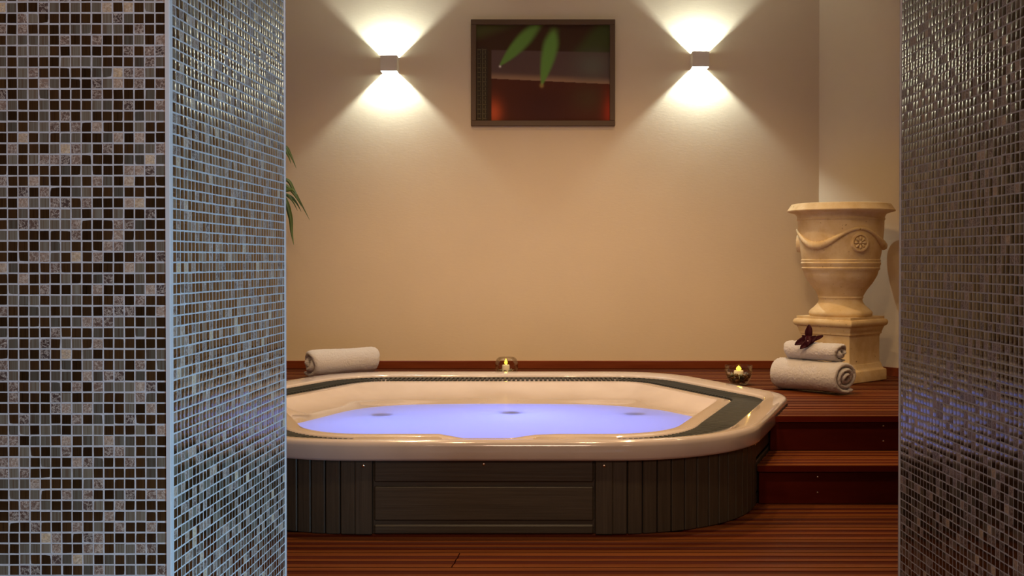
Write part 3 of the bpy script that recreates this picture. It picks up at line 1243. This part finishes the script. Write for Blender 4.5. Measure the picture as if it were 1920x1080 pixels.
body = bb.build('body', M['stone'], urn, auto=40)
# swag and rosettes (three-fold)
camdir = math.atan2(-UY, -UX)                     # from the urn towards the viewer
TH0 = camdir + math.radians(26)                   # one rosette right of centre, as seen


def body_r(z):
    p = [q for q in prof if 0.94 < q[1] < 1.25][:20]
    rs_ = sorted([(q[1], q[0]) for q in p])
    return float(np.interp(z, [a for a, _ in rs_], [c for _, c in rs_]))


pts, rad = [], []
N = 150
for k in range(N + 1):
    th = TH0 + 2 * math.pi * k / N
    c = math.cos(3 * (th - TH0))
    z = 1.125 + 0.047 * c
    low = 0.5 - 0.5 * c
    rr = 0.0085 + 0.0145 * low ** 1.5 + 0.003 * low * math.sin(k * 2.6)
    r = body_r(z) + 0.002
    pts.append((r * math.cos(th), r * math.sin(th), z - zb))
    rad.append(rr)
MB().tube(pts, rad, 10).build('swag', M['stone'], urn, True)
for i in range(3):
    th = TH0 + i * 2 * math.pi / 3
    z = 1.094
    r = body_r(z)
    e = MB()
    e.lathe([(0.0001, 0.006), (0.037, 0.006), (0.041, 0.014), (0.048, 0.013), (0.052, 0.004), (0.052, -0.02)], 28)
    ros = e.build('rosette', M['stone'], urn, auto=35)
    ros.matrix_local = Matrix.Translation((r * math.cos(th), r * math.sin(th), z - zb)) @ Matrix.Rotation(th, 4, 'Z') @ Matrix.Rotation(math.radians(90), 4, 'Y')
    pm = MB()
    for k in range(8):
        a = 2 * math.pi * k / 8
        prf = []
        for s in range(7):
            t = s / 6
            rr = 0.008 + 0.028 * t
            prf.append((rr * math.cos(a), rr * math.sin(a), 0.010))
        pm.tube(prf, [0.002, 0.004, 0.006, 0.0075, 0.0075, 0.006, 0.002], 6)
    pm.lathe([(0.0001, 0.019), (0.005, 0.018), (0.009, 0.012), (0.009, 0.005)], 12)
    pm.build('petals', M['stone'], ros, True)

# ------------------------------------------------------------------ towels


PILE = bpy.data.textures.new('terry_pile', 'CLOUDS')
PILE.noise_scale = 0.0075
PILE.noise_depth = 1


def towel(label, p0, p1, zbase, wx, wz, turns, th, flap, spiral_dir=1, endang=-80):
    """rolled towel lying with its axis from p0 to p1 (world x, y); wx, wz: full width and height of the roll"""
    p0, p1 = Vector((*p0, 0)), Vector((*p1, 0))
    ln = (p1 - p0).length
    ax = (p1 - p0).normalized()
    ang = math.atan2(ax.y, ax.x)
    root = empty('rolled_towel', ((p0.x + p1.x) / 2, (p0.y + p1.y) / 2, zbase + 0.0025), ang)
    tag(root, label, 'towel', 'rolled white towels')
    M_ = int(turns * 26)
    R = 0.5
    sec = []
    for k in range(M_ + 1):
        t = k / M_
        a = 2 * math.pi * turns * (1 - t)
        r = 0.06 + (0.5 - 0.06 - th / 2) * (1 - (1 - t))
        r = 0.055 + (0.5 - 0.055 - th / 2) * t
        a = math.radians(endang) + spiral_dir * (2 * math.pi * turns * (t - 1))
        sec.append((r * math.cos(a), r * math.sin(a), r, a))
    # section points in unit space (width 1), then the tail flap
    line = [Vector((s[0], s[1])) for s in sec]
    if flap > 0:
        last = line[-1]
        d = (line[-1] - line[-2]).normalized()
        for k in range(1, 6):
            line.append(last + d * flap * k / 5 + Vector((0, 0.01 * k * k / 5)))
    K = 26
    rings = []
    for j in range(K + 1):
        u = j / K
        x = -ln / 2 + ln * u
        e = min(u, 1 - u) * K
        tk = th * (0.55 if e < 0.5 else (0.9 if e < 1.5 else 1.0))
        out, inn = [], []
        for i, q in enumerate(line):
            d = (line[min(i + 1, len(line) - 1)] - line[max(i - 1, 0)]).normalized()
            nn = Vector((d.y, -d.x)) * spiral_dir
            # layers are pushed in and out at the two ends
            ex = 0.0
            fr = i / len(line)
            bulge = (0.018 * math.sin(fr * 21) + 0.018 * (1 - fr)) * (1 if u > 0.5 else -1) * max(0, (abs(u - 0.5) - 0.30) / 0.2)
            for lst, sg in ((out, 0.5), (inn, -0.5)):
                tkk = tk * (1.0 if i < len(line) - 1 else 0.6)
                p = q + nn * tkk * sg
                wob = noise.noise(Vector((x * 9, p.x * 4, p.y * 4 + fr * 3))) * 0.02
                sag = 1 + 0.035 * math.sin(u * math.pi * 2 + fr) + wob
                yy = p.x * wx * sag
                zz = (p.y * sag + 0.5) * wz
                lst.append((x + bulge * 0.5, yy, max(0.0005, zz)))
        rings.append(out + inn[::-1])
    bb = MB()
    bb.loft(rings, True)
    n = len(line)
    for j, rv in ((0, False), (K, True)):
        base = j * 2 * n
        for i in range(n - 1):
            f_ = (base + i, base + i + 1, base + 2 * n - 2 - i, base + 2 * n - 1 - i)
            bb.f.append(f_)
            bb.m.append(0)
    o = bb.build('roll', M['terry'], root, smooth=True)
    md = o.modifiers.new('subdiv', 'SUBSURF')
    md.levels = md.render_levels = 2
    dm = o.modifiers.new('pile', 'DISPLACE')
    dm.texture = PILE
    dm.texture_coords = 'LOCAL'
    dm.strength = 0.006
    dm.mid_level = 0.5
    return root


towel('single rolled white towel by itself left of the candle jar', (-1.290, 6.215), (-0.960, 6.490), ZD, 0.190, 0.176, 2.0, 0.20, 0.05, 1, -65)
towel('large rolled white towel lying on the deck by the pedestal', (1.303, 5.745), (1.578, 5.450), ZD, 0.215, 0.174, 2.7, 0.145, 0.12, 1, -75)
towel('smaller rolled white towel stacked on top under the dark flower', (1.352, 5.710), (1.568, 5.495), ZD + 0.157, 0.150, 0.106, 2.0, 0.19, 0.03, 1, -80)

# ------------------------------------------------------------------ orchid on the upper towel
fl = empty('orchid_flower', (1.412, 5.585, ZD + 0.268))
tag(fl, 'dark burgundy orchid bloom on the upper towel', 'flower')


def petal(name, tip, width, bend, parent, mat, base=(0, 0, 0), n=8, tipw=0.3, up=(0, -1, 0.2)):
    base, tip = Vector(base), Vector(tip)
    d = tip - base
    sd_ = d.cross(Vector(up)).normalized()
    nn = sd_.cross(d).normalized()
    top, bot = [], []
    for k in range(n + 1):
        t = k / n
        wv = width * (math.sin(math.pi * min(1, t * 0.93 + 0.05)) ** 0.75) + 0.0008
        c = base + d * t + nn * bend * math.sin(math.pi * t)
        row = []
        for j in range(5):
            s = (j - 2) / 2
            row.append(c + sd_ * wv * s + nn * (0.25 * width * (s * s)) + sd_ * 0.06 * width * math.sin(9 * t) * abs(s))
        top.append(row)
    bb = MB()
    th = 0.0010
    r0 = [[tuple(p + nn * th) for p in row] for row in top]
    r1 = [[tuple(p - nn * th) for p in row] for row in top]
    rings = [a + b_[::-1] for a, b_ in zip(r0, r1)]
    bb.loft(rings, True, True, True)
    return bb.build(name, mat, parent, True)


s_ = 5.59 / F      # metres per pixel at the flower
c0 = (0, 0, 0)


def fp(x, y, dy=0.0):
    return ((x - 1513.5) * s_, dy, (640 - y) * s_)


petal('petal', fp(1517, 611), 0.0190, 0.008, fl, M['petal'], fp(1515, 640))
petal('petal', fp(1489, 649, -0.02), 0.0165, 0.006, fl, M['petal'], fp(1513, 636))
petal('petal', fp(1498, 656, -0.03), 0.0165, 0.005, fl, M['petal'], fp(1523, 637))
petal('petal', fp(1545, 632, 0.01), 0.0105, 0.004, fl, M['petal'], fp(1520, 642))
petal('petal', fp(1503, 631, -0.012), 0.0165, 0.004, fl, M['petal'], fp(1518, 648, -0.005))
petal('petal', fp(1530, 632, -0.012), 0.0185, 0.004, fl, M['petal'], fp(1511, 648, -0.005))
petal('lip', fp(1511, 651, -0.03), 0.0170, 0.012, fl, M['petal'], fp(1515, 632, -0.008))
MB().lathe([(0.0001, 0.004), (0.0018, 0.003), (0.0024, 0.0), (0.0001, -0.003)], 10, c=fp(1512.5, 641.5, -0.032)).build('column', M['petalc'], fl, True)

# ------------------------------------------------------------------ candle jars


def pebble(loc, r, label):
    bb = MB()
    rings = []
    sd_ = random.random() * 50
    for i in range(1, 6):
        a = math.pi * i / 6
        rings.append([(math.sin(a) * math.cos(2 * math.pi * k / 9), math.sin(a) * math.sin(2 * math.pi * k / 9), math.cos(a)) for k in range(9)])
    bb.loft(rings, True, True, True)
    bb.v = [tuple(Vector(p) * r * (1 + 0.25 * noise.noise(Vector(p) * 0.9 + Vector((sd_, 0, 0))))) for p in bb.v]
    o = bb.build('pebble', M['pebble'], None, True)
    o.location = loc
    o.scale = (1.15, 0.95, 0.72)
    o.rotation_euler = (random.uniform(-.5, .5), random.uniform(-.5, .5), random.uniform(0, 3))
    return tag(o, label, 'pebble', label)


def candle(x, y, z, r, h, label, fh, fw):
    c = empty('candle', (x, y, z))
    tag(c, label, 'candle')
    bb = MB()
    bb.lathe([(0.0001, 0.0), (r, 0.0), (r, h * 0.92), (r * 0.94, h), (r * 0.8, h * 0.98), (r * 0.3, h * 0.93), (0.0001, h * 0.92)], 24)
    bb.build('wax', M['wax'], c, auto=40)
    MB().tube([(0, 0, h * 0.9), (0.0006, 0, h + 0.006)], 0.0008, 6).build('wick', M['black'], c)
    bb = MB()
    bb.lathe([(0.0001, 0), (fw * 0.6, fh * 0.08), (fw, fh * 0.26), (fw * 0.9, fh * 0.45), (fw * 0.5, fh * 0.75), (0.0001, fh)], 14)
    f_ = bb.build('flame', M['flame'], c, True)
    f_.location = (0, 0, h + 0.002)
    d = bpy.data.lights.new('candle_light', 'POINT')
    d.energy = 0.05
    d.specular_factor = 0.3
    d.color = (1.0, 0.62, 0.12)
    d.shadow_soft_size = 0.008
    lo = bpy.data.objects.new('candle_light', d)
    lo.location = (0, 0, h + fh + 0.008)
    lo.parent = c
    COL.objects.link(lo)


# rounded jar behind the tub
JX, JY = -0.160, 6.475
jar = MB()
jar.lathe([(0.0001, 0.0), (0.045, 0.0), (0.058, 0.006), (0.067, 0.022), (0.070, 0.045), (0.068, 0.068), (0.060, 0.087), (0.051, 0.096), (0.046, 0.098),
           (0.044, 0.096), (0.050, 0.090), (0.058, 0.084), (0.065, 0.066), (0.067, 0.045), (0.064, 0.024), (0.056, 0.010), (0.044, 0.006), (0.0001, 0.006)], 40)
jo = jar.build('candle_jar', M['glass'], None, True)
jo.location = (JX, JY, ZD)
tag(jo, 'round closed-in glass jar holding a candle behind the tub', 'candle holder')
candle(JX - 0.004, JY, ZD + 0.0125, 0.022, 0.040, 'small white candle inside the round jar behind the tub', 0.036, 0.010)
for k in range(9):
    a = k * 0.7 + 0.3
    rr = 0.040 + 0.004 * (k % 2)
    pebble((JX + rr * math.cos(a), JY + rr * math.sin(a), ZD + 0.018), 0.0105, 'small river pebble in the round jar behind the tub')
# open bowl on the deck to the right
BX, BY = 1.120, 5.90
bowl = MB()
bowl.lathe([(0.0001, 0.0), (0.038, 0.0), (0.044, 0.003), (0.058, 0.022), (0.070, 0.048), (0.0755, 0.078), (0.0755, 0.100), (0.073, 0.108), (0.071, 0.109),
            (0.0705, 0.107), (0.0725, 0.099), (0.0725, 0.078), (0.067, 0.050), (0.055, 0.025), (0.042, 0.008), (0.036, 0.006), (0.0001, 0.006)], 40)
bo = bowl.build('candle_bowl', M['glass'], None, True)
bo.location = (BX, BY, ZD)
tag(bo, 'open glass bowl of pebbles and a candle near the towels', 'candle holder')
candle(BX + 0.0, BY, ZD + 0.037, 0.026, 0.040, 'small white candle in the open glass bowl near the towels', 0.026, 0.015)
lay = [(0.018, 5, 0.026), (0.029, 8, 0.040), (0.044, 11, 0.050), (0.056, 12, 0.054)]
for z, cnt_, rr in lay:
    for k in range(cnt_):
        a = 2 * math.pi * (k + 0.3 * (cnt_ % 3)) / cnt_ + random.uniform(-.1, .1)
        pebble((BX + rr * math.cos(a), BY + rr * math.sin(a), ZD + z), random.uniform(0.0110, 0.0140), 'small river pebble in the open glass bowl near the towels')

# ------------------------------------------------------------------ potted palm behind the left wall
PXp, PYp = -1.78, 6.28
palm = empty('potted_palm', (PXp, PYp, ZD))
tag(palm, 'potted palm with drooping leaves half hidden by the mosaic wall', 'plant')
MB().lathe([(0.0001, 0), (0.12, 0), (0.135, 0.02), (0.165, 0.26), (0.178, 0.27), (0.178, 0.30), (0.163, 0.30), (0.155, 0.26), (0.0001, 0.25)], 32).build('pot', M['pot'], palm, auto=40)
MB().lathe([(0.0001, 0.272), (0.153, 0.268), (0.153, 0.255)], 24).build('soil', M['soil'], palm, True)


def ppx(x, y, d):
    """point seen at pixel x, y at depth d, relative to the palm"""
    return Vector(((x - 1000) * d / F - PXp, d - PYp, 1 - (y - 487) * d / F - ZD))


def leaflet(pts, width, parent, twist=0.4):
    pts = [Vector(p) for p in pts]
    # smooth the polyline
    fine = []
    n = len(pts)
    for i in range(n - 1):
        p0, p1, p2, p3 = pts[max(0, i - 1)], pts[i], pts[i + 1], pts[min(n - 1, i + 2)]
        for s in range(5):
            t = s / 5
            fine.append(0.5 * ((2 * p1) + (p2 - p0) * t + (2 * p0 - 5 * p1 + 4 * p2 - p3) * t * t + (3 * p1 - p0 - 3 * p2 + p3) * t ** 3))
    fine.append(pts[-1])
    rings = []
    m_ = len(fine)
    for i, p in enumerate(fine):
        t = i / (m_ - 1)
        d = (fine[min(i + 1, m_ - 1)] - fine[max(i - 1, 0)]).normalized()
        sd_ = d.cross(Vector((0.25, -1, 0.3))).normalized()
        nn = d.cross(sd_).normalized()
        wv = width * (0.35 + 0.65 * math.sin(math.pi * min(1, t * 0.8 + 0.15))) * (1 - t ** 3) + 0.0006
        th = 0.0008
        rings.append([p - sd_ * wv, p + nn * (wv * 0.35 + th), p + sd_ * wv, p + nn * (wv * 0.35 - th)])
    bb = MB()
    bb.loft(rings, True, True, True)
    return bb.build('leaf', M['leaf'], parent, True)


def frond(base, tip, nleaf, ll, parent, droop=0.5, seedv=0):
    rg = random.Random(seedv)
    base, tip = Vector(base), Vector(tip)
    pts = []
    for k in range(13):
        t = k / 12
        p = base.lerp(tip, t)
        p.z += 0.28 * math.sin(math.pi * t * 0.75) * (tip - base).length * 0.6
        pts.append(p)
    st = MB().tube(pts, [0.007 * (1 - 0.7 * k / 12) for k in range(13)], 6).build('stem', M['leaf'], parent, True)
    for k in range(nleaf):
        t = 0.40 + 0.6 * k / nleaf
        i = min(11, int(t * 12))
        p = pts[i].lerp(pts[i + 1], t * 12 - i)
        d = (pts[i + 1] - pts[i]).normalized()
        for s in (-1, 1):
            sd_ = d.cross(Vector((0, 0, 1))).normalized() * s
            dirv = (d * 0.6 + sd_ * 0.8).normalized()
            q1 = p + dirv * ll * 0.35
            q2 = p + dirv * ll * 0.75 + Vector((0, 0, -droop * ll * 0.35))
            q3 = p + dirv * ll * 0.95 + Vector((0, 0, -droop * ll * rg.uniform(0.7, 1.0)))
            if max(q.y for q in (q1, q2, q3)) + PYp > YW - 0.03:
                continue
            leaflet([p, q1, q2, q3], 0.012, parent)


frond((0, 0, 0.26), (-0.35, -0.25, 1.25), 8, 0.26, palm, 0.6, 1)
frond((0.02, 0, 0.26), (0.05, -0.45, 1.30), 8, 0.24, palm, 0.6, 2)
frond((-0.02, 0.02, 0.26), (-0.42, 0.1, 0.95), 7, 0.24, palm, 0.7, 3)
# the fronds whose leaf tips reach past the mosaic wall
stem1 = [Vector((0.02, 0.0, 0.26)), Vector((0.06, 0.0, 0.75)), ppx(470, 372, 6.25), ppx(505, 350, 6.25)]
stem2 = [Vector((0.0, 0.02, 0.26)), Vector((0.04, 0.0, 0.9)), ppx(480, 285, 6.27), ppx(512, 262, 6.27)]
for st in (stem1, stem2):
    MB().tube(st, [0.007, 0.006, 0.004, 0.0025], 6).build('stem', M['leaf'], palm, True)
leaflet([ppx(500, 352, 6.25), ppx(536, 337, 6.25), ppx(553, 360, 6.25), ppx(581, 413, 6.25)], 0.011, palm)
leaflet([ppx(498, 354, 6.23), ppx(532, 347, 6.23), ppx(550, 362, 6.22), ppx(566, 388, 6.22)], 0.010, palm)
leaflet([ppx(502, 352, 6.22), ppx(534, 356, 6.20), ppx(548, 356, 6.20), ppx(556, 364, 6.19)], 0.013, palm)
leaflet([ppx(496, 355, 6.24), ppx(534, 365, 6.24), ppx(548, 376, 6.24), ppx(558, 395, 6.24)], 0.007, palm)
leaflet([ppx(496, 355, 6.26), ppx(540, 366, 6.26), ppx(555, 379, 6.26), ppx(565, 397, 6.26)], 0.008, palm)
leaflet([ppx(494, 356, 6.21), ppx(530, 368, 6.21), ppx(544, 404, 6.21), ppx(547, 436, 6.21), ppx(551, 459, 6.21)], 0.014, palm)
leaflet([ppx(508, 264, 6.27), ppx(534, 274, 6.27), ppx(545, 290, 6.27), ppx(556, 316, 6.27)], 0.010, palm)
leaflet([ppx(506, 265, 6.25), ppx(532, 278, 6.25), ppx(541, 292, 6.25), ppx(546, 307, 6.25)], 0.008, palm)
leaflet([ppx(506, 266, 6.28), ppx(530, 300, 6.28), ppx(530, 340, 6.28)], 0.010, palm)
